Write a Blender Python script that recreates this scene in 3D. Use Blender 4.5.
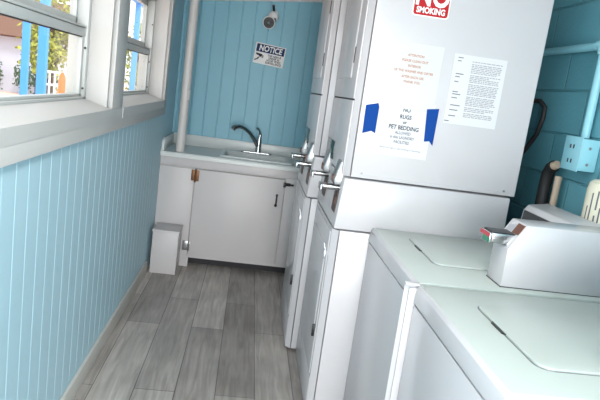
import bpy, bmesh, math, random
from mathutils import Vector, Matrix
random.seed(4)
for o in list(bpy.data.objects): bpy.data.objects.remove(o)
scn = bpy.context.scene
col = scn.collection
# ------------------------------------------------------------------ camera
CX, CY, CZ, YAW, PITCH, ROLL, FPX = 0.6435, -0.1746, 1.4683, -0.1006, -0.1804, 0.137, 591.26
def make_camera():
    cy, sy, cp, sp, cr, sr = math.cos(YAW), math.sin(YAW), math.cos(PITCH), math.sin(PITCH), math.cos(ROLL), math.sin(ROLL)
    F = Vector((-sy*cp, cy*cp, sp)); R = Vector((cy, sy, 0)); U = R.cross(F)
    R2 = cr*R + sr*U; U2 = -sr*R + cr*U
    cam = bpy.data.cameras.new('camera'); o = bpy.data.objects.new('camera', cam); col.objects.link(o)
    m = Matrix(((R2.x, U2.x, -F.x, CX), (R2.y, U2.y, -F.y, CY), (R2.z, U2.z, -F.z, CZ), (0, 0, 0, 1)))
    o.matrix_world = m
    cam.sensor_width = 36; cam.lens = FPX/600*36; cam.clip_start = 0.05
    scn.camera = o
make_camera()
# ------------------------------------------------------------------ light
scn.view_settings.view_transform = 'Standard'; scn.view_settings.look = 'None'
scn.view_settings.gamma = 1; scn.view_settings.use_curve_mapping = False
scn.view_settings.exposure = 1.0
w = bpy.data.worlds.new('sky'); scn.world = w; w.use_nodes = True
bg = w.node_tree.nodes['Background']; bg.inputs[0].default_value = (0.97, 0.985, 1.0, 1); bg.inputs[1].default_value = 1.2
def area(name, loc, rot, sx, sy, power, colr=(1, 1, 1)):
    l = bpy.data.lights.new(name, 'AREA'); l.shape = 'RECTANGLE'; l.size = sx; l.size_y = sy; l.energy = power; l.color = colr
    o = bpy.data.objects.new(name, l); col.objects.link(o); o.location = loc; o.rotation_euler = rot
    return o
sun = bpy.data.lights.new('sun', 'SUN'); sun.energy = 1.6; sun.angle = 0.3; sun.color = (1, 0.95, 0.88)
so = bpy.data.objects.new('sun', sun); col.objects.link(so); so.rotation_euler = (math.radians(35), math.radians(25), 0)
area('doorway_daylight', (0.9, -2.72, 1.1), (math.radians(90), 0, 0), 1.4, 2.0, 78, (1, 0.965, 0.94))
area('overhead_fill_light', (0.7, 0.6, 2.16), (0, 0, 0), 0.3, 1.8, 11.5, (1, 0.955, 0.92))  # added fill from above to lift the left wall and floor, no real fixture

# ------------------------------------------------------------------ materials
def mat(name, c, rough=0.5, metal=0.0, coat=0.0, bump=0.0, bscale=40, spec=0.5, vary=0.0, vscale=6):
    m = bpy.data.materials.new(name); m.use_nodes = True
    nt = m.node_tree; b = nt.nodes['Principled BSDF']
    b.inputs['Base Color'].default_value = (*c, 1); b.inputs['Roughness'].default_value = rough
    b.inputs['Metallic'].default_value = metal; b.inputs['Coat Weight'].default_value = coat
    b.inputs['Specular IOR Level'].default_value = spec
    if bump or vary:
        tc = nt.nodes.new('ShaderNodeTexCoord')
    if bump:
        n = nt.nodes.new('ShaderNodeTexNoise'); n.inputs['Scale'].default_value = bscale
        bp = nt.nodes.new('ShaderNodeBump'); bp.inputs['Strength'].default_value = bump; bp.inputs['Distance'].default_value = 0.01
        nt.links.new(tc.outputs['Object'], n.inputs['Vector']); nt.links.new(n.outputs['Fac'], bp.inputs['Height'])
        nt.links.new(bp.outputs['Normal'], b.inputs['Normal'])
    if vary:
        n2 = nt.nodes.new('ShaderNodeTexNoise'); n2.inputs['Scale'].default_value = vscale; n2.inputs['Detail'].default_value = 4
        mx = nt.nodes.new('ShaderNodeMixRGB')
        mx.inputs[1].default_value = (*[x*(1-vary) for x in c], 1); mx.inputs[2].default_value = (*[min(1, x*(1+vary)) for x in c], 1)
        nt.links.new(tc.outputs['Object'], n2.inputs['Vector']); nt.links.new(n2.outputs['Fac'], mx.inputs[0])
        nt.links.new(mx.outputs[0], b.inputs['Base Color'])
    return m
def S(r, g, b):   # sRGB 0-255 to linear
    f = lambda v: (v/255/12.92) if v/255 <= 0.04045 else ((v/255+0.055)/1.055)**2.4
    return (f(r), f(g), f(b))
M = {}
M['enamel'] = mat('white_enamel', S(200, 198, 201), 0.24, bump=0.012, bscale=90, vary=0.01)
M['deck'] = mat('washer_deck_enamel', S(189, 197, 192), 0.3, bump=0.02, bscale=120, vary=0.012)
M['beadboard'] = mat('pale_blue_beadboard', S(184, 218, 231), 0.55, bump=0.05, bscale=30, vary=0.03, vscale=3)
M['plank'] = mat('teal_blue_planks', S(126, 184, 203), 0.45, bump=0.05, bscale=25, vary=0.05, vscale=3)  # deeper, tealer blue than the beadboard
M['white_trim'] = mat('white_trim_paint', S(206, 204, 202), 0.4, bump=0.04, bscale=40, vary=0.02)
M['baseboard'] = mat('baseboard_paint', S(228, 225, 218), 0.4, vary=0.03)
M['pipe_paint'] = mat('white_pipe_paint', S(214, 212, 210), 0.4, vary=0.02)
M['vinyl'] = mat('white_window_vinyl', S(206, 208, 206), 0.35)
M['cabinet'] = mat('cabinet_white_paint', S(204, 201, 202), 0.4, bump=0.03, bscale=30, vary=0.02)
M['counter'] = mat('white_laminate', S(214, 220, 220), 0.3, vary=0.015)
M['ceiling'] = mat('ceiling_paint', S(225, 226, 224), 0.8)
M['chrome'] = mat('chrome', (0.45, 0.46, 0.47), 0.25, 1.0)
M['steel'] = mat('brushed_steel', (0.55, 0.56, 0.58), 0.35, 1.0)
M['greymetal'] = mat('grey_cast_metal', (0.3, 0.31, 0.32), 0.3, 0.7)
M['black'] = mat('black_plastic', (0.012, 0.013, 0.015), 0.35)
M['darkgreen'] = mat('dark_display_glass', (0.015, 0.05, 0.05), 0.1)
M['gap'] = mat('dark_gap', (0.03, 0.03, 0.035), 0.7)
M['darkbrown'] = mat('dark_slot_interior', (0.05, 0.03, 0.025), 0.5)
M['orange_metal'] = mat('copper_tinted_metal', S(112, 66, 48), 0.4, 0.4)
M['brass'] = mat('aged_brass', S(118, 84, 60), 0.45, 0.7, vary=0.3, vscale=60)
M['red'] = mat('sign_red', S(180, 8, 22), 0.45, spec=0.3)
M['paper'] = mat('white_paper', S(213, 213, 217), 0.7, bump=0.03, bscale=15)
M['paper_glossy'] = mat('laminated_paper', S(207, 206, 205), 0.4, bump=0.03, bscale=15)
M['white'] = mat('sign_white', S(236, 236, 236), 0.4)
M['navy'] = mat('sign_navy_blue', S(2, 42, 92), 0.5, spec=0.2)
M['tape'] = mat('blue_painters_tape', S(4, 64, 142), 0.7, spec=0.2, vary=0.06, vscale=40)
M['ink'] = mat('black_ink', S(40, 40, 52), 0.7)
M['greyink'] = mat('grey_ink', S(104, 104, 112), 0.7)
M['lightink'] = mat('pale_grey_ink', S(152, 152, 156), 0.7)
M['orangeink'] = mat('faded_orange_ink', S(180, 124, 102), 0.7)
M['conduit'] = mat('blue_painted_conduit', S(140, 198, 212), 0.4)
M['rubber'] = mat('black_rubber', (0.012, 0.012, 0.013), 0.6)
M['pvc'] = mat('cream_plastic_pipe', S(214, 210, 190), 0.45, vary=0.05)
M['tan'] = mat('tan_fitting', S(190, 170, 150), 0.5)
M['bluepost'] = mat('blue_post_paint', S(80, 155, 228), 0.5)
M['stucco'] = mat('pale_stucco', S(205, 205, 220), 0.9, bump=0.2, bscale=8)
M['roofing'] = mat('brown_roofing', S(120, 85, 70), 0.9, bump=0.3, bscale=10, vary=0.2)
M['bark'] = mat('bark', S(95, 75, 60), 0.9, bump=0.4, bscale=20)
M['leaf'] = mat('yellow_green_leaves', S(165, 165, 70), 0.8, vary=0.35, vscale=3)
M['leafdark'] = mat('dark_green_leaves', S(80, 100, 70), 0.8, vary=0.3, vscale=4)
M['orangepaint'] = mat('orange_paint', S(235, 112, 28), 0.5)
M['ground'] = mat('pale_pink_paving', S(225, 195, 180), 0.9, bump=0.1, bscale=6, vary=0.08, vscale=2)
M['sticker_green'] = mat('green_sticker', S(40, 130, 100), 0.4)
M['sticker_red'] = mat('red_sticker', S(190, 60, 70), 0.4)
M['lamp'] = mat('lamp_lens', (0.9, 0.9, 0.9), 0.4)

def glass_mat():
    m = bpy.data.materials.new('window_glass'); m.use_nodes = True; nt = m.node_tree; nt.nodes.clear()
    out = nt.nodes.new('ShaderNodeOutputMaterial'); mix = nt.nodes.new('ShaderNodeMixShader')
    t = nt.nodes.new('ShaderNodeBsdfTransparent'); t.inputs[0].default_value = (0.93, 0.95, 0.95, 1)
    g = nt.nodes.new('ShaderNodeBsdfGlossy'); g.inputs['Roughness'].default_value = 0.04
    f = nt.nodes.new('ShaderNodeFresnel'); f.inputs[0].default_value = 1.4
    gm = nt.nodes.new('ShaderNodeNewGeometry'); sb = nt.nodes.new('ShaderNodeMath'); sb.operation = 'SUBTRACT'; sb.inputs[0].default_value = 1
    mu = nt.nodes.new('ShaderNodeMath'); mu.operation = 'MULTIPLY'
    nt.links.new(gm.outputs['Backfacing'], sb.inputs[1]); nt.links.new(f.outputs[0], mu.inputs[0]); nt.links.new(sb.outputs[0], mu.inputs[1])
    nt.links.new(mu.outputs[0], mix.inputs[0]); nt.links.new(t.outputs[0], mix.inputs[1]); nt.links.new(g.outputs[0], mix.inputs[2])
    nt.links.new(mix.outputs[0], out.inputs[0]); return m
M['glass'] = glass_mat()

def floor_mat():
    m = bpy.data.materials.new('grey_vinyl_planks'); m.use_nodes = True; nt = m.node_tree; b = nt.nodes['Principled BSDF']
    N = nt.nodes.new; L = nt.links.new
    tc = N('ShaderNodeTexCoord'); sep = N('ShaderNodeSeparateXYZ'); L(tc.outputs['Object'], sep.inputs[0])
    ax = N('ShaderNodeMath'); ax.operation = 'ADD'; ax.inputs[1].default_value = -0.06+1.9; L(sep.outputs['X'], ax.inputs[0])
    cmb = N('ShaderNodeCombineXYZ'); L(sep.outputs['Y'], cmb.inputs['X']); L(ax.outputs[0], cmb.inputs['Y'])
    br = N('ShaderNodeTexBrick'); L(cmb.outputs[0], br.inputs['Vector'])
    br.offset = 0.37; br.offset_frequency = 2; br.squash = 1
    br.inputs['Scale'].default_value = 1; br.inputs['Brick Width'].default_value = 1.22; br.inputs['Row Height'].default_value = 0.19
    br.inputs['Mortar Size'].default_value = 0.0022; br.inputs['Mortar Smooth'].default_value = 0.3; br.inputs['Bias'].default_value = 0
    br.inputs['Color1'].default_value = (*S(160, 153, 149), 1); br.inputs['Color2'].default_value = (*S(216, 209, 203), 1); br.inputs['Mortar'].default_value = (*S(120, 114, 112), 1)
    mp = N('ShaderNodeMapping'); mp.inputs['Scale'].default_value = (16, 1.3, 1); L(tc.outputs['Object'], mp.inputs[0])
    ns = N('ShaderNodeTexNoise'); ns.inputs['Scale'].default_value = 2.2; ns.inputs['Detail'].default_value = 7; ns.inputs['Distortion'].default_value = 0.8; L(mp.outputs[0], ns.inputs['Vector'])
    rp = N('ShaderNodeValToRGB'); rp.color_ramp.elements[0].position = 0.3; rp.color_ramp.elements[0].color = (0.68, 0.67, 0.66, 1)
    rp.color_ramp.elements[1].position = 0.72; rp.color_ramp.elements[1].color = (1.1, 1.1, 1.1, 1); L(ns.outputs['Fac'], rp.inputs[0])
    n3 = N('ShaderNodeTexNoise'); n3.inputs['Scale'].default_value = 1.7; n3.inputs['Detail'].default_value = 4; mp3 = N('ShaderNodeMapping'); mp3.inputs['Scale'].default_value = (3, 1.5, 1)
    L(tc.outputs['Object'], mp3.inputs[0]); L(mp3.outputs[0], n3.inputs['Vector'])
    rp3 = N('ShaderNodeValToRGB'); rp3.color_ramp.elements[0].position = 0.35; rp3.color_ramp.elements[0].color = (0.8, 0.8, 0.8, 1)
    rp3.color_ramp.elements[1].position = 0.65; rp3.color_ramp.elements[1].color = (1.05, 1.05, 1.05, 1); L(n3.outputs['Fac'], rp3.inputs[0])
    mx = N('ShaderNodeMixRGB'); mx.blend_type = 'MULTIPLY'; mx.inputs[0].default_value = 1; L(br.outputs['Color'], mx.inputs[1]); L(rp.outputs[0], mx.inputs[2])
    mx2 = N('ShaderNodeMixRGB'); mx2.blend_type = 'MULTIPLY'; mx2.inputs[0].default_value = 1; L(mx.outputs[0], mx2.inputs[1]); L(rp3.outputs[0], mx2.inputs[2])
    L(mx2.outputs[0], b.inputs['Base Color']); b.inputs['Roughness'].default_value = 0.5
    bp = N('ShaderNodeBump'); bp.inputs['Strength'].default_value = 0.15; bp.inputs['Distance'].default_value = 0.004; L(ns.outputs['Fac'], bp.inputs['Height'])
    bp2 = N('ShaderNodeBump'); bp2.invert = True; bp2.inputs['Strength'].default_value = 0.5; bp2.inputs['Distance'].default_value = 0.003
    L(br.outputs['Fac'], bp2.inputs['Height']); L(bp.outputs['Normal'], bp2.inputs['Normal']); L(bp2.outputs['Normal'], b.inputs['Normal'])
    return m
M['floor'] = floor_mat()

def block_mat():
    m = bpy.data.materials.new('teal_block'); m.use_nodes = True; nt = m.node_tree; b = nt.nodes['Principled BSDF']
    N = nt.nodes.new; L = nt.links.new
    tc = N('ShaderNodeTexCoord'); sep = N('ShaderNodeSeparateXYZ'); L(tc.outputs['Object'], sep.inputs[0])
    ay = N('ShaderNodeMath'); ay.inputs[1].default_value = -0.23+4.0; L(sep.outputs['Y'], ay.inputs[0])
    az = N('ShaderNodeMath'); az.inputs[1].default_value = -0.11; L(sep.outputs['Z'], az.inputs[0])
    cmb = N('ShaderNodeCombineXYZ'); L(ay.outputs[0], cmb.inputs['X']); L(az.outputs[0], cmb.inputs['Y'])
    br = N('ShaderNodeTexBrick'); L(cmb.outputs[0], br.inputs['Vector'])
    br.inputs['Scale'].default_value = 1; br.inputs['Brick Width'].default_value = 0.4; br.inputs['Row Height'].default_value = 0.19
    br.inputs['Mortar Size'].default_value = 0.006; br.inputs['Mortar Smooth'].default_value = 0.6
    c = S(98, 160, 174)  # deeper teal than the plank wall
    br.inputs['Color1'].default_value = (*c, 1); br.inputs['Color2'].default_value = (*S(104, 166, 180), 1); br.inputs['Mortar'].default_value = (*S(94, 154, 168), 1)
    L(br.outputs['Color'], b.inputs['Base Color']); b.inputs['Roughness'].default_value = 0.45
    ns = N('ShaderNodeTexNoise'); ns.inputs['Scale'].default_value = 60; ns.inputs['Detail'].default_value = 5; L(tc.outputs['Object'], ns.inputs['Vector'])
    bp = N('ShaderNodeBump'); bp.inputs['Strength'].default_value = 0.25; bp.inputs['Distance'].default_value = 0.006; L(ns.outputs['Fac'], bp.inputs['Height'])
    bp2 = N('ShaderNodeBump'); bp2.invert = True; bp2.inputs['Strength'].default_value = 1; bp2.inputs['Distance'].default_value = 0.006
    L(br.outputs['Fac'], bp2.inputs['Height']); L(bp.outputs['Normal'], bp2.inputs['Normal']); L(bp2.outputs['Normal'], b.inputs['Normal'])
    return m
M['block'] = block_mat()

# ------------------------------------------------------------------ mesh helpers
class MB:
    def __init__(s): s.bm = bmesh.new()
    def _merge(s, t):
        me = bpy.data.meshes.new('t'); t.to_mesh(me); t.free(); s.bm.from_mesh(me); bpy.data.meshes.remove(me)
    def box(s, x0, x1, y0, y1, z0, z1, bev=0.0, seg=2):
        t = bmesh.new(); bmesh.ops.create_cube(t, size=1)
        for v in t.verts: v.co = Vector(((x0+x1)/2+v.co.x*(x1-x0), (y0+y1)/2+v.co.y*(y1-y0), (z0+z1)/2+v.co.z*(z1-z0)))
        if bev: bmesh.ops.bevel(t, geom=t.edges[:], offset=bev, segments=seg, affect='EDGES', profile=0.5)
        s._merge(t); return s
    def prism(s, poly, axis, a0, a1, bev=0.0):
        # poly in the two remaining axes, in order (x,y,z without axis)
        t = bmesh.new()
        def P(p, a):
            return Vector((a, p[0], p[1])) if axis == 0 else Vector((p[0], a, p[1])) if axis == 1 else Vector((p[0], p[1], a))
        A = [t.verts.new(P(p, a0)) for p in poly]; B = [t.verts.new(P(p, a1)) for p in poly]
        n = len(poly)
        t.faces.new(A); t.faces.new(B[::-1])
        for i in range(n): t.faces.new((A[i], B[i], B[(i+1) % n], A[(i+1) % n]))
        bmesh.ops.recalc_face_normals(t, faces=t.faces[:])
        if bev: bmesh.ops.bevel(t, geom=t.edges[:], offset=bev, segments=2, affect='EDGES', profile=0.5)
        s._merge(t); return s
    def tube(s, pts, r, seg=14, cap=True):
        pts = [Vector(p) for p in pts]; t = bmesh.new(); rings = []
        rr = r if isinstance(r, (list, tuple)) else [r]*len(pts)
        ref = None
        for i, p in enumerate(pts):
            d = (pts[min(i+1, len(pts)-1)] - pts[max(i-1, 0)]).normalized()
            if ref is None: ref = Vector((0, 0, 1)) if abs(d.z) < 0.9 else Vector((1, 0, 0))
            u = d.cross(ref).normalized(); v = u.cross(d).normalized(); ref = v
            rings.append([t.verts.new(p+rr[i]*(math.cos(2*math.pi*k/seg)*u+math.sin(2*math.pi*k/seg)*v)) for k in range(seg)])
        for a, b in zip(rings, rings[1:]):
            for k in range(seg): t.faces.new((a[k], a[(k+1) % seg], b[(k+1) % seg], b[k]))
        if cap: t.faces.new(rings[0][::-1]); t.faces.new(rings[-1])
        bmesh.ops.recalc_face_normals(t, faces=t.faces[:])
        s._merge(t); return s
    def ball(s, c, r, sx=1, sy=1, sz=1, sub=3):
        t = bmesh.new(); bmesh.ops.create_icosphere(t, subdivisions=sub, radius=r)
        for v in t.verts: v.co = Vector((c[0]+v.co.x*sx, c[1]+v.co.y*sy, c[2]+v.co.z*sz))
        s._merge(t); return s
    def profile_sheet(s, prof, z0, z1, axis):
        # prof: list of (u, depth); axis 'x': runs along x, faces -y ; axis 'y': runs along y, faces +x
        f = (lambda p, z: Vector((p[0], p[1], z))) if axis == 'x' else (lambda p, z: Vector((p[1], p[0], z)))
        zt = z1 if callable(z1) else (lambda p: z1)
        A = [s.bm.verts.new(f(p, z0)) for p in prof]; B = [s.bm.verts.new(f(p, zt(p))) for p in prof]
        for i in range(len(prof)-1):
            q = (A[i], A[i+1], B[i+1], B[i])
            s.bm.faces.new(q if axis == 'x' else q[::-1])
        return s
    def build(s, name, m, parent=None, smooth=True):
        me = bpy.data.meshes.new(name); s.bm.to_mesh(me); s.bm.free()
        ms = m if isinstance(m, (list, tuple)) else [m]
        for x in ms: me.materials.append(M[x] if isinstance(x, str) else x)
        if smooth:
            for p in me.polygons: p.use_smooth = True
            me.set_sharp_from_angle(angle=math.radians(35))
        o = bpy.data.objects.new(name, me); col.objects.link(o)
        if parent: o.parent = parent
        return o
def tag(o, label=None, cat=None, group=None, kind=None):
    for k, v in (('label', label), ('category', cat), ('group', group), ('kind', kind)):
        if v: o[k] = v
    return o
def thing(name, label, cat, loc=(0, 0, 0), group=None, rz=0):
    o = bpy.data.objects.new(name, None); col.objects.link(o); o.location = loc; o.rotation_euler = (0, 0, rz); o.empty_display_size = 0.1
    return tag(o, label, cat, group)
def struct(o, cat=None): return tag(o, kind='structure')
def text_mesh(body, size, x, y, z, align='CENTER', bold=0.0, shear=0.0, sx=1.0, depth=0.0):
    """letters in the XZ plane at y, facing -y; returns a bmesh holder"""
    c = bpy.data.curves.new('t', 'FONT'); c.body = body; c.size = size; c.align_x = align; c.align_y = 'CENTER'
    c.offset = bold; c.shear = shear; c.extrude = depth; c.resolution_u = 3
    o = bpy.data.objects.new('t', c); col.objects.link(o)
    bpy.context.view_layer.update()
    dg = bpy.context.evaluated_depsgraph_get(); me = bpy.data.meshes.new_from_object(o.evaluated_get(dg))
    me.transform(Matrix(((sx, 0, 0, x), (0, 0, -1, y), (0, 1, 0, z), (0, 0, 0, 1))))
    bpy.data.objects.remove(o); bpy.data.curves.remove(c)
    return me
def lines(name, items, m, parent):
    mb = MB()
    for it in items:
        me = text_mesh(*it[0], **it[1]); mb.bm.from_mesh(me); bpy.data.meshes.remove(me)
    return mb.build(name, m, parent, smooth=False)
def rrect(x0, x1, z0, z1, r, n=4):
    pts = []
    for cx, cz, a in ((x1-r, z1-r, 0), (x0+r, z1-r, 90), (x0+r, z0+r, 180), (x1-r, z0+r, 270)):
        for k in range(n+1):
            t = math.radians(a+90*k/n); pts.append((cx+r*math.cos(t), cz+r*math.sin(t)))
    return pts

# ------------------------------------------------------------------ setting
YW, XR, YF = 4.926, 2.02, -2.6
ceil_z = lambda x: 2.13+0.13*x
def planks(u0, u1, step, gw, gd, base, sign, phase=0.0):
    prof = [(u0, base)]; k = math.floor((u0-phase)/step)+1
    while phase+k*step < u1-gw:
        g = phase+k*step
        if g > u0+gw: prof += [(g-gw/2, base), (g-gw*0.2, base+sign*gd), (g+gw*0.2, base+sign*gd), (g+gw/2, base)]
        k += 1
    prof.append((u1, base)); return prof
struct(MB().box(-0.2, XR+0.1, YF-0.1, YW+0.1, -0.1, 0).build('floor', 'floor'))
m = MB(); a, b = ceil_z(-0.2), ceil_z(XR+0.1)
m.prism([(-0.2, a), (XR+0.1, b), (XR+0.1, b+0.1), (-0.2, a+0.1)], 1, YF-0.1, YW+0.1); struct(m.build('ceiling', 'ceiling'))
# left wall: beadboard below the windows, solid ends, head above
W1 = (1.10, 2.56); W2 = (2.80, 4.14); ZS = 1.225; ZH = 1.98
m = MB()
m.box(-0.172, -0.006, YF-0.1, YW+0.1, 0, ZS); m.box(-0.172, -0.006, YF-0.1, YW+0.1, ZH, 2.11)
for y0, y1 in ((YF-0.1, W1[0]), (W1[1], W2[0]), (W2[1], YW+0.1)): m.box(-0.172, -0.006, y0, y1, ZS, ZH)
m.profile_sheet(planks(YF, YW, 0.1, 0.008, 0.0013, 0.0, -1, 0.055), 0.0, ZS-0.02, 'y')
m.profile_sheet(planks(4.2, YW, 0.1, 0.008, 0.0013, 0.0, -1, 0.055), ZS-0.02, 2.125, 'y')
m.profile_sheet(planks(YF, 1.02, 0.1, 0.010, 0.004, 0.0, -1, 0.055), ZS-0.02, 2.125, 'y')
struct(m.build('wall_left', 'beadboard', smooth=False))
m = MB(); m.box(-0.2, XR+0.1, YW+0.006, YW+0.1, 0, 2.1)
m.prism([(-0.2, 2.1), (XR+0.1, 2.1), (XR+0.1, b), (-0.2, a)], 1, YW+0.006, YW+0.1)
m.profile_sheet(planks(0.0, XR, 0.113, 0.010, 0.007, YW, 1, 0.024), 0, lambda p: ceil_z(p[0]), 'x')
struct(m.build('wall_back', 'plank', smooth=False))
struct(MB().box(XR, XR+0.1, YF-0.1, YW+0.1, 0, ceil_z(XR)+0.01).build('wall_right', 'block'))
m = MB(); m.box(-0.2, 0.2, YF-0.1, YF, 0, 2.1); m.box(1.65, XR+0.1, YF-0.1, YF, 0, 2.1)
m.prism([(-0.2, 2.1), (XR+0.1, 2.1), (XR+0.1, b), (-0.2, a)], 1, YF-0.1, YF); struct(m.build('wall_front', 'beadboard'))
struct(MB().box(0.0, 0.016, YF, 4.1, 0, 0.095, 0.004).build('baseboard_left', 'baseboard'))
m = MB(); m.prism([(0.0, ceil_z(0)-0.065), (XR, ceil_z(XR)-0.065), (XR, ceil_z(XR)-0.001), (0.0, ceil_z(0)-0.001)], 1, YW-0.03, YW-0.001); struct(m.build('trim_1', 'white_trim'))
# window trim on the wall face: apron, stool, casings
m = MB()
m.box(0.0, 0.022, 1.0, 4.235, 1.170, 1.276, 0.004)            # apron
m.box(0.0, 0.022, W1[1]+0.015, W2[0]-0.015, 1.276, 2.06, 0.003)            # mullion casing
m.box(0.0, 0.022, W2[1]+0.015, 4.235, 1.276, 2.06, 0.003)
m.box(0.0, 0.022, 1.0, W1[0]-0.015, 1.276, 2.06, 0.003)
m.box(0.0, 0.022, 1.0, 4.235, ZH+0.0, 2.06, 0.003)
struct(m.build('trim_2', 'white_trim'))
def window(n, y0, y1):
    w = bpy.data.objects.new('window_%d' % n, None); col.objects.link(w); w.location = (0, (y0+y1)/2, ZS); struct(w)
    yc = (y0+y1)/2; a, b = y0-yc, y1-yc; H = ZH-ZS
    lin = MB()
    lin.prism([(-0.175, 0.0), (0.024, 0.0), (0.024, 0.05), (-0.085, 0.083), (-0.175, 0.083)], 1, a, b)      # sloped sill
    lin.box(-0.172, 0.004, a, a+0.016, 0.03, H); lin.box(-0.172, 0.004, b-0.016, b, 0.03, H); lin.box(-0.172, 0.004, a, b, H-0.016, H)
    lin.build('window_jamb', 'white_trim', w, smooth=False)
    zr = 0.363          # meeting rail centre (world 1.588)
    fr = MB()
    for yy in (a+0.016, b-0.052): fr.box(-0.168, -0.088, yy, yy+0.036, 0.08, H-0.016, 0.003)
    fr.box(-0.168, -0.088, a+0.016, b-0.016, H-0.05, H-0.016, 0.003); fr.box(-0.168, -0.088, a+0.016, b-0.016, 0.08, 0.094, 0.003)
    f = fr.build('window_frame', 'vinyl', w)
    for z in (0.128, 0.30, 0.55): MB().tube([(-0.095, b-0.0515, z), (-0.095, b-0.0545, z)], 0.005, 10).build('screw', 'black', f)
    g0, g1 = a+0.052, b-0.052
    lo = MB()
    lo.box(-0.128, -0.1, g0, g1, 0.094, 0.106, 0.003); lo.box(-0.132, -0.096, g0, g1, zr-0.017, zr+0.018, 0.004); lo.box(-0.132, -0.092, g0, g1, zr+0.02, zr+0.028, 0.002)
    lo.box(-0.128, -0.1, g0, g0+0.012, 0.094, zr, 0.003); lo.box(-0.128, -0.1, g1-0.03, g1, 0.094, zr, 0.003)
    l = lo.build('lower_sash', 'vinyl', w)
    MB().box(-0.116, -0.112, g0+0.01, g1-0.028, 0.1, zr-0.012).build('window_pane', 'glass', l)
    gk = MB(); gk.box(-0.111, -0.101, g0, g1-0.03, zr-0.021, zr-0.0165); gk.build('dark_gasket', 'gap', l)
    up = MB()
    up.box(-0.163, -0.135, g0, g1, zr+0.03, zr+0.062, 0.003); up.box(-0.163, -0.135, g0, g1, H-0.09, H-0.05, 0.003)
    up.box(-0.163, -0.135, g0, g0+0.02, zr, H-0.05, 0.003); up.box(-0.163, -0.135, g1-0.02, g1, zr, H-0.05, 0.003)
    u = up.build('upper_sash', 'vinyl', w)
    MB().box(-0.151, -0.147, g0+0.015, g1-0.018, zr+0.05, H-0.07).build('window_pane', 'glass', u)
    return w
window(1, *W1); window(2, *W2)

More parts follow.
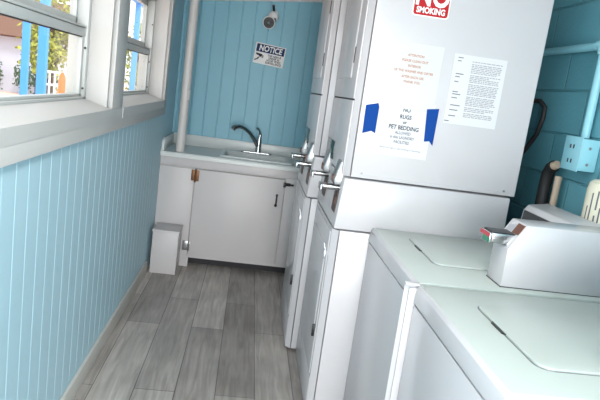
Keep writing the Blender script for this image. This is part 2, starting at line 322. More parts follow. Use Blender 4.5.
# ------------------------------------------------------------------ stacked washer dryers
SW = 0.69
def stack(label, xf, y0):
    """front face at x=xf (faces -x), near side at y0"""
    t = thing('stacked_washer_dryer', label, 'washer dryer', (xf+0.38, y0+SW/2, 0), 'stacked washer dryers')
    ox, oy = -0.38, -SW/2           # local offset of the near front corner
    B = lambda mb, *a, **k: mb.box(a[0]+ox, a[1]+ox, a[2]+oy, a[3]+oy, a[4], a[5], *a[6:], **k)
    P = lambda mb, poly, ax, a0, a1, bev=0: mb.prism([(p[0]+ox, p[1]+(oy if ax == 2 else 0)) for p in poly], ax, a0+(oy if ax == 1 else 0), a1+(oy if ax == 1 else 0), bev)
    # washer body, chamfered front corners
    m = MB(); B(m, 0.031, 0.76, 0.0, SW, 0.02, 0.902, 0.002); m.build('washer_cabinet', 'enamel', t)
    m = MB(); P(m, [(0.0, 0.03), (0.026, 0.0), (0.026, SW), (0.0, SW-0.03)], 2, 0.02, 0.902); m.build('washer_front_frame', 'enamel', t)
    for x, y in ((0.06, 0.06), (0.06, SW-0.06), (0.7, 0.06), (0.7, SW-0.06)): MB().tube([(x+ox, y+oy, 0), (x+ox, y+oy, 0.03)], 0.022).build('foot', 'black', t)
    m = MB(); B(m, -0.004, 0.02, 0.055, SW-0.055, 0.20, 0.885, 0.004)
    m.build('washer_front_panel', 'enamel', t)
    m = MB(); B(m, -0.002, 0.02, 0.035, SW-0.035, 0.03, 0.192, 0.003)
    m.build('kick_panel', 'enamel', t)
    # raised rim of the washer door
    m = MB(); B(m, -0.008, 0.0, 0.10, SW-0.10, 0.40, 0.80, 0.003); m.build('washer_door', 'enamel', t)
    m = MB(); B(m, -0.014, -0.002, 0.077, 0.090, 0.75, 0.785, 0.003); m.tube([(ox-0.006, 0.083+oy, 0.78), (ox-0.018, 0.09+oy, 0.82)], 0.004); m.build('door_lock', 'steel', t)
    m = MB(); B(m, -0.016, -0.002, 0.075, 0.09, 0.375, 0.43, 0.003); m.build('panel_latch', 'black', t)
    # slanted console between washer and dryer
    m = MB(); P(m, [(0.0, 0.908), (0.016, 1.134), (0.76, 1.134), (0.76, 0.908)], 1, 0.0, SW, 0.008); m.build('console', 'enamel', t)
    # dryer body
    m = MB(); B(m, 0.041, 0.773, 0.0, SW, 1.142, 2.09, 0.002); m.build('dryer_cabinet', 'enamel', t)
    m = MB(); P(m, [(0.014, 0.028), (0.036, 0.0), (0.036, SW), (0.014, SW-0.028)], 2, 1.142, 2.09); m.build('dryer_front_frame', 'enamel', t)
    m = MB(); B(m, 0.008, 0.018, 0.036, SW-0.036, 1.145, 1.461, 0.003); m.build('dryer_lower_panel', 'enamel', t)
    m = MB(); B(m, 0.008, 0.018, 0.036, SW-0.036, 1.468, 2.085, 0.003); m.build('dryer_front_panel', 'enamel', t)
    m = MB(); B(m, 0.0125, 0.0145, 0.03, SW-0.03, 1.4605, 1.4685); m.build('seam_shade_strip', 'gap', t)  # dark strip put in for the shade inside the panel gap
    m = MB(); B(m, 0.002, 0.012, 0.16, SW-0.08, 1.555, 2.02, 0.004); d = m.build('dryer_door', 'enamel', t)
    for hz in (1.62, 1.90): B(MB(), 0.004, 0.010, 0.150, 0.158, hz, hz+0.07, 0.002).build('hinge', 'darkbrown', d)
    m = MB(); B(m, 0.004, 0.012, 0.37, 0.62, 1.165, 1.255, 0.002); m.build('display_window', 'darkgreen', t)
    m = MB(); B(m, 0.049, 0.70, -0.002, 0.0, 1.152, 1.157); m.build('side_flange', 'enamel', t)
    for x in (0.085, 0.72): MB().tube([(x+ox, oy+0.001, 1.162), (x+ox, oy-0.003, 1.162)], 0.005, 10).build('side_screw', 'greymetal', t)
    # two coin mechanisms
    for k, yy in enumerate((0.10, 0.49)):
        m = MB()
        P(m, [(-0.018, 1.09), (-0.022, 1.115), (0.0, 1.195), (0.02, 1.20), (0.045, 1.185), (0.045, 1.09)], 1, yy-0.045, yy+0.045, 0.006)
        h = m.build('coin_mechanism', 'greymetal', t)
        B(MB(), -0.023, -0.016, yy-0.03, yy+0.025, 1.10, 1.13).build('housing_reflection', 'orange_metal', h)  # brownish reflection on the housing end, put in as a coloured plate
        g = B(MB(), -0.062, 0.03, yy-0.044, yy+0.044, 1.068, 1.0755, 0.001).build('slide_guide', 'black', h)
        m = MB()
        B(m, -0.066, 0.03, yy-0.036, yy+0.036, 1.074, 1.084, 0.002)
        B(m, -0.074, -0.064, yy-0.042, yy+0.042, 1.056, 1.086, 0.003)
        m.build('coin_slide', 'chrome', h)
        for q in (-0.02, 0.004): B(MB(), -0.05, 0.0, yy+q, yy+q+0.012, 1.0835, 1.0855).build('coin_slot', 'black', h)
        m = MB(); P(m, [(0.0025, 0.965), (0.0, 0.972), (0.006, 1.064), (0.016, 1.064)], 1, yy-0.046, yy+0.046); m.build('dark_coin_recess', 'darkbrown', h)
        m = MB(); P(m, [(0.0, 1.0), (0.006, 1.0), (0.0105, 1.035), (0.0025, 1.035)], 1, yy-0.03, yy+0.005); m.build('coin_recess_orange', 'orange_metal', h)  # orange reflections inside the dark recess, put in as a coloured piece
    return t
XS, YS = 1.053, 2.294
stack('tall white stacked washer and dryer with notices taped on its side, nearer one', XS, YS)
stack('tall white stacked washer and dryer at far end beside sink counter', XS-0.058, YS+SW+0.01)

# ------------------------------------------------------------------ top load washers
def topload(label, y0, y1, lid0, lid1, box0, box1, ycon):
    t = thing('top_load_washer', label, 'washer', (1.213+0.33, (y0+y1)/2, 0), 'top load washers')
    ox, oy = -0.33, -(y0+y1)/2
    B = lambda mb, *a, **k: mb.box(a[0]+ox, a[1]+ox, a[2]+oy, a[3]+oy, a[4], a[5], *a[6:], **k)
    m = MB(); B(m, 0.0, 0.655, y0, y1, 0.025, 0.868, 0.006); m.build('cabinet', 'enamel', t)
    for x, y in ((0.05, y0+0.05), (0.05, y1-0.05), (0.6, y0+0.05), (0.6, y1-0.05)): MB().tube([(x+ox, y+oy, 0), (x+ox, y+oy, 0.03)], 0.022).build('foot', 'black', t)
    m = MB(); m.prism([(ox-0.002, 0.876), (ox+0.003, 0.922), (ox+0.010, 0.931), (ox+0.0135, 0.9335), (ox+0.0135, 0.876)], 1, y0+oy, y1+oy, 0.001); m.build('deck_rim', 'enamel', t)
    m = MB(); m.prism([(ox+0.014, 0.876), (ox+0.014, 0.9335), (ox+0.66, 0.936), (ox+0.66, 0.874)], 1, y0+oy, y1+oy, 0.003); m.build('top_deck', 'deck', t)
    # lid with rounded corners
    m = MB(); m.prism([(p[0]+ox, p[1]+oy) for p in rrect(0.135, 0.52, lid0, lid1, 0.035, 6)], 2, 0.930, 0.941, 0.003)
    l = m.build('lid', 'deck', t)
    yc = lid0+(lid1-lid0)*0.575
    m = MB(); m.prism([(0.127+ox, yc-0.034+oy), (0.135+ox, yc-0.044+oy), (0.139+ox, yc-0.03+oy), (0.141+ox, yc+oy), (0.139+ox, yc+0.03+oy), (0.135+ox, yc+0.044+oy), (0.127+ox, yc+0.034+oy)], 2, 0.9345, 0.9375); m.build('finger_recess', 'black', l)
    m = MB(); m.prism([(p[0]+ox, p[1]+oy) for p in rrect(0.1305, 0.5245, lid0-0.0045, lid1+0.0045, 0.039, 6)], 2, 0.930, 0.9352); m.build('lid_seam', 'greymetal', l)
    # console along the back
    m = MB(); m.prism([(ox+0.565, 0.93), (ox+0.585, 1.115), (ox+0.60, 1.14), (ox+0.69, 1.155), (ox+0.69, 0.93)], 1, box1-0.05+oy, ycon+oy, 0.006)
    c = m.build('console', 'enamel', t)
    m = MB(); m.prism([(ox+0.570, 1.03), (ox+0.580, 1.118), (ox+0.592, 1.118), (ox+0.584, 1.03)], 1, box1+0.03+oy, ycon-0.02+oy); m.build('control_panel', 'black', c)
    # coin box
    m = MB(); m.prism([(ox+0.298, 0.932), (ox+0.298, 1.062), (ox+0.348, 1.146), (ox+0.68, 1.152), (ox+0.68, 0.932)], 1, box0+oy, box1+oy, 0.003)
    cb = m.build('coin_box', 'enamel', t)
    MB().box(ox+0.2965, ox+0.681, box0-0.0015+oy, box1+0.0015+oy, 0.9325, 0.9375).build('base_gap_shade', 'gap', cb)  # dark strip standing in for the shaded gap under the coin box
    ym = (box0+box1)/2
    m = MB(); m.prism([(ox+0.300, 1.068), (ox+0.338, 1.132), (ox+0.348, 1.132), (ox+0.310, 1.068)], 1, ym-0.04+oy, ym+0.04+oy); m.build('coin_plate', 'steel', cb)
    m = MB(); m.prism([(ox+0.324, 1.110), (ox+0.3425, 1.142), (ox+0.352, 1.142), (ox+0.334, 1.110)], 1, ym-0.05+oy, ym-0.005+oy); m.build('coin_recess_orange', 'orange_metal', cb)
    m = MB()
    m.box(ox+0.245, ox+0.33, ym-0.032+oy, ym+0.032+oy, 1.098, 1.105, 0.002)
    m.box(ox+0.245, ox+0.325, ym-0.034+oy, ym-0.028+oy, 1.072, 1.106, 0.002); m.box(ox+0.245, ox+0.325, ym+0.028+oy, ym+0.034+oy, 1.072, 1.106, 0.002)
    m.box(ox+0.238, ox+0.247, ym-0.04+oy, ym+0.04+oy, 1.070, 1.106, 0.003)
    sl = m.build('coin_slide', 'chrome', cb)
    MB().box(ox+0.247, ox+0.33, ym-0.036+oy, ym+0.036+oy, 1.106, 1.109).build('slide_guide', 'black', cb)
    MB().box(ox+0.2365, ox+0.2385, ym-0.036+oy, ym+0.01+oy, 1.074, 1.09).build('green_sticker', 'sticker_green', cb)
    MB().box(ox+0.2365, ox+0.2385, ym-0.036+oy, ym+0.036+oy, 1.0905, 1.104).build('red_sticker', 'sticker_red', cb)
    return t
topload('white top load washer between stacked dryer and nearest washer, with boxy coin meter in view', 1.564, 2.285, 1.785, 2.165, 1.607, 1.722, 2.135)
topload('nearest white top load washer in lower right corner, wide lid with dark finger recess', 0.884, 1.540, 1.003, 1.40, 0.895, 1.00, 1.39)
# narrow strip between them
g = thing('gap_strip', 'narrow white upright strip closing gap between the two top load washers', 'trim strip', (1.197, 1.552, 0))
m = MB(); m.prism([(-0.012, 0.011), (-0.016, 0.009), (0.004, -0.002), (0.03, -0.002), (0.03, 0.011)], 2, 0.0, 0.926, 0.001); m.build('strip_face', 'enamel', g)
m = MB(); m.box(-0.004, 0.03, -0.011, -0.004, 0.0, 0.92, 0.001); m.build('strip_edge', 'enamel', g)
m = MB(); m.box(-0.018, 0.03, -0.0115, 0.0115, 0.927, 0.935, 0.003); m.build('strip_cap', 'enamel', g)

# ------------------------------------------------------------------ sink cabinet and counter
YC = 4.358
t = thing('sink_cabinet', 'white painted sink base cabinet with single hinged door, under the counter', 'cabinet', (0.8, YC+0.28, 0))
ox, oy = -0.8, -(YC+0.28)
B = lambda mb, *a, **k: mb.box(a[0]+ox, a[1]+ox, a[2]+oy, a[3]+oy, a[4], a[5], *a[6:], **k)
m = MB(); B(m, 0.003, 1.65, YC+0.02, YC+0.038, 0.09, 0.855); B(m, 0.003, 0.021, YC+0.03, YW-0.01, 0.09, 0.855); B(m, 1.632, 1.65, YC+0.03, YW-0.01, 0.09, 0.855)
B(m, 0.003, 1.65, YC+0.03, YW-0.01, 0.09, 0.105); B(m, 0.003, 1.65, YW-0.02, YW-0.008, 0.09, 0.855); m.build('carcass', 'cabinet', t)
m = MB(); B(m, 0.003, 0.272, YC+0.002, YC+0.02, 0.0, 0.78, 0.002); m.build('side_panel', 'cabinet', t)
m = MB(); B(m, 0.003, 1.65, YC, YC+0.02, 0.79, 0.855, 0.002); B(m, 0.972, 1.65, YC, YC+0.02, 0.08, 0.79, 0.002); B(m, 0.272, 1.65, YC+0.001, YC+0.02, 0.075, 0.105, 0.002); m.build('face_frame', 'cabinet', t)
m = MB(); B(m, 0.255, 0.285, YC+0.005, YC+0.03, 0.0, 0.09, 0.002); m.build('cabinet_leg', 'cabinet', t)
m = MB(); B(m, 0.285, 1.65, YC+0.10, YC+0.12, 0.0, 0.09); m.build('toe_kick', 'gap', t)
m = MB(); B(m, 0.279, 0.965, YC-0.018, YC-0.001, 0.105, 0.783, 0.003); d = m.build('cabinet_door', 'cabinet', t)
m = MB(); B(m, 0.246, 0.276, YC-0.008, YC+0.001, 0.69, 0.775, 0.001); B(m, 0.281, 0.306, YC-0.021, YC-0.017, 0.69, 0.775, 0.001); m.tube([(0.278+ox, YC-0.02+oy, 0.68), (0.278+ox, YC-0.02+oy, 0.785)], 0.007, 10); tag(m.build('hinge', 'brass', d), 'worn brass hinge')
m = MB(); B(m, 0.232, 0.279, YC-0.008, YC+0.001, 0.135, 0.21, 0.001); B(m, 0.281, 0.29, YC-0.021, YC-0.017, 0.135, 0.21, 0.001); m.tube([(0.280+ox, YC-0.017+oy, 0.13), (0.280+ox, YC-0.017+oy, 0.215)], 0.006, 10); tag(m.build('hinge', 'greymetal', d), 'grey steel hinge')
m = MB(); zz = 0.655; m.tube([(0.915+ox, YC-0.018+oy, zz), (0.915+ox, YC-0.04+oy, zz), (0.915+ox, YC-0.045+oy, zz-0.01), (0.915+ox, YC-0.045+oy, zz-0.07), (0.915+ox, YC-0.04+oy, zz-0.08), (0.915+ox, YC-0.018+oy, zz-0.08)], 0.006, 10)
m.ball((0.915+ox, YC-0.02+oy, zz), 0.01); m.ball((0.915+ox, YC-0.02+oy, zz-0.08), 0.012); m.build('door_pull', 'black', d)
m = MB(); B(m, 0.955, 0.975, YC-0.03, YC-0.017, 0.725, 0.765, 0.002); B(m, 0.975, 1.01, YC-0.014, YC+0.001, 0.735, 0.76, 0.003); m.tube([(0.96+ox, YC-0.022+oy, 0.748), (1.035+ox, YC-0.018+oy, 0.748)], 0.007, 10); m.build('barrel_latch', 'black', t)
# counter with sink cut-out
SX0, SX1, SY0, SY1 = 0.46, 1.0, YC+0.075, YC+0.43
m = MB()
for x0, x1, y0, y1 in ((0.002, SX0, YC-0.025, YW-0.002), (SX1, 1.68, YC-0.025, YW-0.002), (SX0, SX1, YC-0.025, SY0), (SX0, SX1, SY1, YW-0.002)):
    m.box(x0, x1, y0, y1, 0.857, 0.893)
c = tag(m.build('countertop', 'counter', smooth=False), 'white laminate countertop with low splashback along the blue plank wall', 'countertop')
m = MB(); m.box(0.002, 1.68, YW-0.022, YW-0.002, 0.893, 0.985, 0.003); m.build('backsplash', 'counter', c)
m = MB(); m.prism([(YC+0.0, 0.893), (YC+0.02, 0.965), (YC+0.06, 0.985), (YW-0.022, 0.985), (YW-0.022, 0.893)], 0, 0.002, 0.022, 0.002); m.build('side_splash', 'counter', c)
m = MB(); m.tube([(0.022, YC-0.025, 0.887), (1.68, YC-0.025, 0.887)], 0.005, 8); m.build('edge_bead', 'counter', c)
# sink (drop-in)
s = thing('sink', 'white drop-in sink set into the countertop under the faucet', 'sink', (0.73, YC+0.25, 0.893))
m = MB(); r0 = rrect(SX0-0.02-0.73, SX1+0.02-0.73, SY0-0.02-YC-0.25, SY1+0.08-YC-0.25, 0.03)
t2 = bmesh.new()
def ring(pts, z): return [t2.verts.new((p[0], p[1], z)) for p in pts]
ix0, ix1, iy0, iy1 = SX0+0.012-0.73, SX1-0.012-0.73, SY0+0.012-YC-0.25, SY1-0.012-YC-0.25
rs = [ring(r0, 0.0), ring(r0, 0.010), ring(rrect(SX0-0.012-0.73, SX1+0.012-0.73, SY0-0.012-YC-0.25, SY1+0.072-YC-0.25, 0.03), 0.014), ring(rrect(ix0, ix1, iy0, iy1, 0.04), 0.012), ring(rrect(ix0+0.006, ix1-0.006, iy0+0.006, iy1-0.006, 0.04), 0.0), ring(rrect(ix0+0.02, ix1-0.02, iy0+0.02, iy1-0.02, 0.04), -0.15), ring(rrect(ix0+0.05, ix1-0.05, iy0+0.05, iy1-0.05, 0.04), -0.165)]
for A, Bq in zip(rs, rs[1:]):
    for k in range(len(A)): t2.faces.new((A[k], A[(k+1) % len(A)], Bq[(k+1) % len(A)], Bq[k]))
t2.faces.new(rs[-1]); bmesh.ops.recalc_face_normals(t2, faces=t2.faces[:]); m._merge(t2); m.build('basin', 'counter', s)
m = MB(); m.tube([(0, 0, -0.166), (0, 0, -0.160)], 0.035, 16); m.build('drain', 'steel', s)
# faucet
fx, fy, fz = 0.725, YC+0.46, 0.907
f = thing('faucet', 'chrome single lever sink faucet with arched spout at back of sink', 'faucet', (fx, fy, fz))
m = MB(); m.prism(rrect(-0.13, 0.13, -0.025, 0.025, 0.024, 6), 2, -0.001, 0.009, 0.002); m.build('base_plate', 'chrome', f)
m = MB(); m.tube([(0.012, 0, 0.008), (0.012, 0, 0.03), (0.012, 0, 0.11), (0.012, 0, 0.135)], [0.028, 0.024, 0.021, 0.018], 18); m.build('faucet_body', 'chrome', f)
m = MB()
pts = [(0.005, -0.005, 0.06), (-0.03, -0.022, 0.115), (-0.072, -0.045, 0.165), (-0.12, -0.07, 0.2), (-0.165, -0.095, 0.213), (-0.205, -0.118, 0.2), (-0.215, -0.124, 0.182)]
m.tube(pts, [0.018, 0.017, 0.015, 0.014, 0.016, 0.021, 0.02], 14); m.build('spout', 'chrome', f)
m = MB(); m.tube([(0.012, 0, 0.13), (0.016, -0.002, 0.155), (0.012, -0.008, 0.18), (-0.004, -0.02, 0.205), (-0.022, -0.03, 0.215)], [0.016, 0.012, 0.009, 0.008, 0.007], 12); m.build('lever', 'chrome', f)
# vertical pipe
p = thing('vertical_pipe', 'white painted vertical pipe in the corner rising from the counter', 'pipe', (0.135, 4.425, 0.893))
m = MB(); m.tube([(0, 0, 0), (0, 0, 1.245)], 0.034, 24); m.build('pipe_run', 'pipe_paint', p)
m = MB(); m.tube([(0.026, -0.026, 0.40), (0.026, -0.026, 0.47)], 0.012, 8); m.build('pipe_clip', 'pipe_paint', p)
# boxed-in pipe cover on the floor
p = thing('pipe_box', 'small white wooden box cover on floor between baseboard and sink cabinet', 'box cover', (0.13, 4.24, 0))
m = MB(); m.box(-0.10, 0.09, -0.115, 0.11, 0, 0.318, 0.002); m.build('box_body', 'cabinet', p)
m = MB(); m.box(-0.105, 0.095, -0.12, 0.11, 0.3185, 0.334, 0.002); m.build('box_top', 'cabinet', p)

# ------------------------------------------------------------------ back wall: camera and notice
cx, cz = 0.70, 1.985
k = thing('security_camera', 'white ball security camera with black lens hanging from bracket high on plank wall', 'camera', (cx, YW, cz))
m = MB(); m.tube([(0.035, -0.001, 0.075), (0.035, -0.02, 0.075)], 0.03, 20); m.tube([(0.035, -0.02, 0.075), (0.035, -0.055, 0.045)], 0.014, 12); m.ball((0.03, -0.05, 0.05), 0.045, sub=3); m.build('mount', 'white', k)
m = MB(); m.tube([(0.02, -0.085, 0.135), (0.03, -0.06, 0.09)], 0.01, 8); m.build('camera_cable', 'black', k)
m = MB(); m.tube([(0.0, -0.07, 0.02), (0.045, -0.10, 0.022)], 0.012, 10); m.build('joint', 'black', k)
ax = Vector((-0.05, -0.9, -0.25)).normalized(); c0 = Vector((0, -0.085, 0))
m = MB(); m.tube([c0-ax*0.035, c0-ax*0.02, c0+ax*0.03, c0+ax*0.036], [0.03, 0.046, 0.052, 0.046], 24); m.build('camera_housing', 'white', k)
m = MB(); m.tube([c0+ax*0.03, c0+ax*0.039], 0.044, 24); lf = m.build('lens_face', 'black', k)
m = MB(); m.ball(c0+ax*0.038, 0.014); m.build('lens', 'greymetal', lf)
s = thing('notice_sign', 'white and navy NOTICE sign below the security camera on plank wall', 'sign', (0.738, YW-0.0005, 1.727))
s.rotation_euler = (0, math.radians(4.5), 0)
m = MB(); m.box(-0.127, 0.127, -0.004, 0, -0.085, 0.085, 0.0012); m.build('sign_board', 'white', s)
m = MB(); m.box(-0.118, 0.118, -0.0055, -0.002, 0.012, 0.076); m.build('header_panel', 'navy', s)
lines('header_lettering', [(('NOTICE', 0.066, 0.0, -0.0062, 0.043), dict(bold=0.0018, shear=0.12, sx=0.8))], 'white', s)
lines('lettering', [((q, 0.0235, 0.042, -0.0046, z), dict(bold=0.0008, sx=0.84)) for q, z in (('THIS AREA IS', -0.006), ('UNDER 24', -0.026), ('HOUR VIDEO', -0.046), ('SURVEILLANCE', -0.066))], 'ink', s)
m = MB(); m.prism([(-0.115, 0.0), (-0.065, -0.004), (-0.052, -0.016), (-0.078, -0.032), (-0.085, -0.022), (-0.112, -0.014)], 1, -0.0048, -0.003)
m.prism([(-0.09, -0.028), (-0.08, -0.034), (-0.09, -0.05), (-0.118, -0.066), (-0.12, -0.056), (-0.10, -0.045)], 1, -0.0048, -0.003); m.build('camera_symbol', 'ink', s)
m = MB(); m.prism(rrect(-0.064, -0.048, -0.036, -0.010, 0.006), 1, -0.005, -0.003); m.build('lens_symbol', 'lightink', s)

# ------------------------------------------------------------------ papers on the dryer side (plane y = YS, facing -y)
YP = YS
s = thing('no_smoking_sign', 'red and white NO SMOKING sticker sign high on the dryer side', 'sign', (1.318, YP-0.0003, 1.94))
m = MB(); m.prism(rrect(-0.077, 0.077, -0.107, 0.107, 0.014), 1, -0.0015, 0); m.build('sign_border', 'white', s)
m = MB(); m.prism(rrect(-0.072, 0.072, -0.102, 0.102, 0.011), 1, -0.0022, -0.001); m.build('sign_field', 'red', s)
lines('lettering', [(('NO', 0.115, 0.0, -0.0026, -0.027), dict(bold=0.0035, sx=0.78)), (('SMOKING', 0.0325, 0.0, -0.0026, -0.083), dict(bold=0.0013, sx=0.83))], 'white', s)
m = MB()
for q in range(32):
    a0, a1 = 2*math.pi*q/32, 2*math.pi*(q+1)/32
    m.prism([(0.036*math.cos(a0), 0.058+0.036*math.sin(a0)), (0.036*math.cos(a1), 0.058+0.036*math.sin(a1)), (0.028*math.cos(a1), 0.058+0.028*math.sin(a1)), (0.028*math.cos(a0), 0.058+0.028*math.sin(a0))], 1, -0.0027, -0.002)
m.build('prohibition_ring', 'white', s)

def paper(name, label, x0, x1, z0, z1, y, mt, tilt=0.0):
    xc, zc = (x0+x1)/2, (z0+z1)/2
    s = thing(name, label, 'notice', (xc, y, zc)); s.rotation_euler = (0, math.radians(tilt), 0)
    hx, hz = (x1-x0)/2, (z1-z0)/2
    m = MB(); m.prism([(-hx, -hz), (hx, -hz), (hx, hz), (-hx, hz)], 1, -0.0006, 0); m.build('sheet', mt, s, smooth=False)
    return s
s2 = paper('notice_paper', 'white paper about rugs and pet bedding, held by blue tape on the dryer side', 1.163, 1.405, 1.253, 1.49, YP-0.0004, 'paper', 1.0)
lines('bold_lettering', [((q, sz, 0.003, -0.0008, z), dict(bold=0.0006, sx=0.86)) for q, sz, z in (('NO', 0.024, 0.0785), ('RUGS', 0.0235, 0.049), ('or', 0.02, 0.027), ('PET BEDDING', 0.0245, 0.003))], 'ink', s2)
lines('lettering', [((q, 0.0175, 0.003, -0.0008, z), dict(bold=0.0004, sx=0.82)) for q, z in (('ALLOWED', -0.019), ('in this LAUNDRY', -0.038), ('FACILITIES', -0.058))] + [(('please no rugs or pet bedding in machines', 0.0105, 0.003, -0.0008, -0.086), dict())], 'greyink', s2)
s1 = paper('notice_paper', 'white laminated notice with faded orange lettering on the dryer side, above blue tape', 1.162, 1.402, 1.455, 1.725, YP-0.0014, 'paper_glossy', 0.6)
lines('orange_lettering', [((q, 0.0145, 0.006, -0.0008, z), dict(bold=0.0004, sx=0.86)) for q, z in (('ATTENTION', 0.084), ('PLEASE CLEAN OUT', 0.062), ('INTERIOR', 0.041), ('OF THE WASHER AND DRYER', 0.019), ('AFTER EACH USE', -0.004), ('THANK YOU', -0.024))], 'orangeink', s1)
def tape(label, poly):
    xc = sum(p[0] for p in poly)/len(poly); zc = sum(p[1] for p in poly)/len(poly)
    m = MB(); m.prism([(x-xc, z-zc) for x, z in poly], 1, -0.0006, 0); o = m.build('tape_strip', 'tape', smooth=False)
    o.location = (xc, YP-0.0022, zc); tag(o, label, 'tape', 'blue tape strips')
tape('left strip of blue tape beside the rugs and pet bedding paper', [(1.112, 1.450), (1.163, 1.464), (1.169, 1.448), (1.168, 1.338), (1.150, 1.346), (1.114, 1.332)])
tape('right strip of blue tape, over the rugs and pet bedding paper', [(1.372, 1.466), (1.424, 1.474), (1.422, 1.316), (1.405, 1.334), (1.382, 1.330)])
s3 = paper('rules_sheet', 'densely printed white rules sheet right of the blue tape on the dryer side', 1.451, 1.679, 1.42, 1.708, YP-0.0004, 'paper', 0.0)
m = MB(); m2 = MB()
z = 0.122; paras = [1, 0, 6, 0, 2, 3, 0, 7, 0, 1, 5, 0, 3, 0, 3]
z = 0.118
for n in paras:
    if n == 0: z -= 0.004; continue
    for q in range(n):
        x = -0.035; xe = 0.098 - (random.random()*0.05 if q == n-1 and n > 1 else random.random()*0.006)
        while x < xe-0.006:
            wl = min(random.uniform(0.006, 0.02), xe-x); m.prism([(x, z), (x+wl, z), (x+wl, z+0.0035), (x, z+0.0035)], 1, -0.0009, -0.0005); x += wl+0.003
        z -= 0.0068
for zz, w in ((0.128, 0.022), (0.115, 0.016), (0.062, 0.034), (0.05, 0.02), (0.03, 0.018), (-0.012, 0.024), (-0.022, 0.036), (-0.037, 0.024), (-0.068, 0.042), (-0.088, 0.036), (-0.112, 0.03)):
    MB().prism([(-0.098, zz), (-0.098+w, zz), (-0.098+w, zz+0.004), (-0.098, zz+0.004)], 1, -0.0009, -0.0005).build('heading_print', 'greyink', s3, smooth=False)
m2.prism([(-0.112, -0.135), (-0.092, -0.135), (-0.092, -0.131), (-0.112, -0.131)], 1, -0.0009, -0.0005)
m.build('paragraph_print', 'lightink', s3, smooth=False); m2.build('footer_print', 'greyink', s3, smooth=False)

# ------------------------------------------------------------------ right wall: conduit, outlet box, hoses
p = thing('electrical_conduit', 'pale blue painted conduit along the block wall, running down to outlet box', 'conduit', (XR, 2.13, 1.8))
m = MB(); m.tube([(-0.024, 1.2, 0.008), (-0.024, 0.02, 0.006)], 0.017, 16); m.build('conduit_run', 'conduit', p)
m = MB(); m.tube([(-0.024, 0.01, -0.02), (-0.024, 0.01, -0.362)], 0.017, 16); m.build('conduit_drop', 'conduit', p)
m = MB(); m.tube([(-0.024, 0.05, 0.006), (-0.024, 0.03, 0.006), (-0.024, 0.014, 0.0), (-0.024, 0.01, -0.012), (-0.024, 0.01, -0.03)], 0.024, 16); m.build('elbow', 'conduit', p)
p = thing('outlet_box', 'pale blue painted outlet box on the block wall below the conduit', 'outlet box', (XR, 2.12, 1.37))
m = MB(); m.box(-0.075, -0.001, -0.062, 0.058, -0.062, 0.066, 0.004); m.build('box_body', 'conduit', p)
m = MB(); m.box(-0.080, -0.0755, -0.066, 0.062, -0.066, 0.07, 0.002); c = m.build('cover_plate', 'conduit', p)
for zz in (-0.028, 0.03):
    for yy in (-0.012, 0.012): MB().box(-0.0815, -0.0795, yy-0.004, yy+0.004, zz-0.008, zz+0.008).build('outlet_slot', 'gap', c)
for zz in (0.03, -0.035): MB().tube([(-0.04, -0.0635, zz), (-0.04, -0.0615, zz)], 0.006, 10).build('knockout', 'greymetal', p)
# drain hose hooked on a standpipe
h = thing('drain_hose', 'thick black drain hose with tan tip, standing against block wall behind washers', 'hose', (1.965, 2.285, 0))
m = MB(); m.tube([(0, 0.03, 0), (0, 0.03, 0.6), (0, 0.03, 1.0), (0.0, 0.035, 1.2), (0.0, 0.03, 1.26), (0.0, 0.01, 1.29), (0.0, -0.01, 1.30)], 0.026, 16); m.build('hose_sleeve', 'rubber', h)
m = MB(); m.tube([(0.0, -0.008, 1.30), (0.0, -0.035, 1.31)], [0.019, 0.017], 14); m.build('hose_tip', 'tan', h)
p = tag(MB().tube([(0, 0, 0), (0, 0, 1.26)], 0.015, 18).build('standpipe', 'tan'), 'slim tan standpipe right beside the black drain hose', 'pipe'); p.location = (1.985, 2.255, 0)
h = thing('power_cord', 'looped dark cord sticking out from behind the stacked dryer', 'cord', (1.9, 2.42, 1.5))
m = MB(); m.tube([(0.08, 0.25, -0.22), (0.09, 0.20, -0.16), (0.1, 0.14, -0.08), (0.1, 0.11, 0.0), (0.1, 0.115, 0.05), (0.09, 0.15, 0.075), (0.06, 0.22, 0.075), (0.02, 0.30, 0.06)], 0.011, 12); m.build('cord_loop', 'rubber', h)
h = thing('drain_pipe', 'cream plastic pipe with dark printed streaks at right edge, before block wall', 'pipe', (1.962, 1.885, 0))
m = MB(); m.tube([(0, 0, 0), (0, 0, 1.1), (0.0, 0, 1.26), (0.0, 0, 1.285), (0.0, 0, 1.297)], [0.055, 0.055, 0.055, 0.05, 0.036], 28); m.build('pipe_run', 'pvc', h)
m = MB()
for a, z0, z1 in ((205, 1.12, 1.25), (225, 1.10, 1.17), (225, 1.19, 1.26), (240, 1.08, 1.2), (255, 1.14, 1.25), (190, 1.15, 1.2)):
    a = math.radians(a); r = 0.0553; d0 = 0.05
    pts = [(r*math.cos(a-d0), r*math.sin(a-d0)), (r*math.cos(a+d0), r*math.sin(a+d0)), ((r-0.003)*math.cos(a+d0), (r-0.003)*math.sin(a+d0)), ((r-0.003)*math.cos(a-d0), (r-0.003)*math.sin(a-d0))]
    m.prism(pts, 2, z0, z1)
m.build('printed_streak', 'greyink', h, smooth=False)

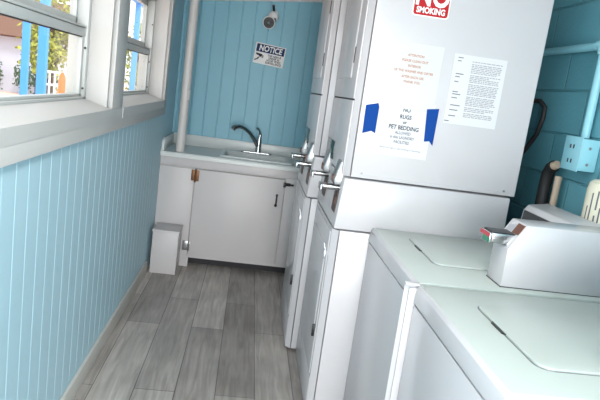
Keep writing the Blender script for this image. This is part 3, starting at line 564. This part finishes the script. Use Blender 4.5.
# ------------------------------------------------------------------ outside, seen through the windows
GZ = -0.2
o = struct(MB().box(-60, -0.25, -20, 70, GZ-0.1, GZ).build('ground', 'ground'))
def post(label, x, y, w):
    o = thing('porch_post', label, 'post', (x, y, GZ), 'blue porch posts')
    m = MB(); m.box(-w/2, w/2, -w/2, w/2, 0, 2.9, 0.004); m.build('post_shaft', 'bluepost', o)
    m = MB(); m.box(-w/2-0.02, w/2+0.02, -w/2-0.02, w/2+0.02, 0, 0.05, 0.003); m.build('post_base', 'steel', o)
post('thinner blue porch post seen through near window, left of the pair', -1.6, 5.94, 0.06)
post('thicker blue porch post seen through near window, right of the pair', -1.6, 6.42, 0.085)
post('blue porch post seen through the far window only', -1.6, 11.2, 0.09)
m = MB(); m.box(-1.66, -1.54, 10.6, 14.5, 2.62, 2.85, 0.01); tag(m.build('porch_beam', 'bluepost'), 'horizontal blue porch beam in upper sash of far window', 'beam')
# house across the yard
h = thing('house', 'pale stucco house with brown roof across the yard, seen through near window', 'house', (-13, 30, GZ))
MB().box(-5, 5.2, -4, 4, 0, 2.3).build('house_wall', 'stucco', h)
m = MB(); m.prism([(-4.6, 2.3), (0, 4.2), (4.6, 2.3), (4.4, 2.25), (-4.4, 2.25)], 0, -5.5, 5.6); m.build('roof', 'roofing', h)
def tree(label, x, y, hgt, r, leafm, n, trunk_r=0.12):
    t = thing('leafy_tree', label, 'tree', (x, y, GZ), 'trees beyond the windows')
    m = MB(); m.tube([(0, 0, 0), (0.05, 0, hgt*0.3), (-0.03, 0.05, hgt*0.55), (0, 0, hgt*0.8)], [trunk_r, trunk_r*0.8, trunk_r*0.6, trunk_r*0.3], 10)
    for a in range(5):
        an = a*1.26; m.tube([(0, 0, hgt*(0.35+0.05*a)), (r*0.6*math.cos(an), r*0.6*math.sin(an), hgt*(0.6+0.05*a))], [trunk_r*0.45, trunk_r*0.15], 8)
    m.build('trunk', 'bark', t)
    bmx = bmesh.new(); rnd = random.Random(label)
    cents = [(rnd.gauss(0, r*0.45), rnd.gauss(0, r*0.45), hgt*0.62+rnd.gauss(0, hgt*0.16)) for _ in range(26)]
    for q in range(n):
        c = Vector(rnd.choice(cents)) + Vector((rnd.gauss(0, r*0.2), rnd.gauss(0, r*0.2), rnd.gauss(0, r*0.2)))
        s = rnd.uniform(0.05, 0.10); u = Vector((rnd.uniform(-1, 1), rnd.uniform(-1, 1), rnd.uniform(-1, 1))).normalized(); v = u.orthogonal().normalized()
        bmx.faces.new([bmx.verts.new(c+u*s), bmx.verts.new(c+v*s*0.5), bmx.verts.new(c-u*s), bmx.verts.new(c-v*s*0.5)])
    m = MB(); m.bm.free(); m.bm = bmx; m.build('foliage', leafm, t, smooth=False)
tree('yellow green tree right of the blue posts, through near window', -4.5, 15.5, 3.6, 0.75, 'leaf', 3000)
tree('yellow green tree behind post, through far window', -3.1, 20, 3.4, 0.7, 'leaf', 2200)
for k, (x, lab) in enumerate(((-10.4, 'low dark shrub at foot of pale house, left one'), (-8.2, 'low dark shrub at foot of pale house, right one'))):
    sh = thing('shrub', lab, 'shrub', (x, 25.2, GZ), 'shrubs by the house'); bmx = bmesh.new(); rnd = random.Random(k)
    for q in range(700):
        c = Vector((rnd.uniform(-0.8, 0.8), rnd.uniform(-0.3, 0.3), abs(rnd.gauss(0.75, 0.28)))); s = rnd.uniform(0.05, 0.09)
        u = Vector((rnd.uniform(-1, 1), rnd.uniform(-1, 1), rnd.uniform(-1, 1))).normalized(); v = u.orthogonal().normalized()
        bmx.faces.new([bmx.verts.new(c+u*s), bmx.verts.new(c+v*s*0.5), bmx.verts.new(c-u*s), bmx.verts.new(c-v*s*0.5)])
    m = MB(); m.bm.free(); m.bm = bmx; m.build('foliage', 'leafdark', sh, smooth=False)
    MB().tube([(0, 0, 0), (0, 0, 0.8)], 0.04, 8).build('stem', 'bark', sh)
f = thing('white_railing', 'white garden railing below the yellow green tree, through near window', 'railing', (-4.15, 14.5, GZ))
for z in (0.35, 1.0, 1.3): MB().box(-0.27, 0.25, -0.025, 0.025, z, z+0.05).build('rail', 'white', f)
for k in range(5): MB().box(-0.27+k*0.12, -0.235+k*0.12, -0.02, 0.02, 0, 1.35).build('baluster', 'white', f)
b = thing('orange_bollard', 'orange bollard outdoors near lower right corner of near window', 'bollard', (-2.80, 11, GZ))
MB().tube([(0, 0, 0), (0, 0, 1.25), (0, 0, 1.36), (0, 0, 1.42)], [0.06, 0.06, 0.05, 0.02], 18).build('bollard_post', 'orangepaint', b)
MB().tube([(0, 0, 0), (0, 0, 0.05)], 0.1, 18).build('bollard_base', 'steel', b)
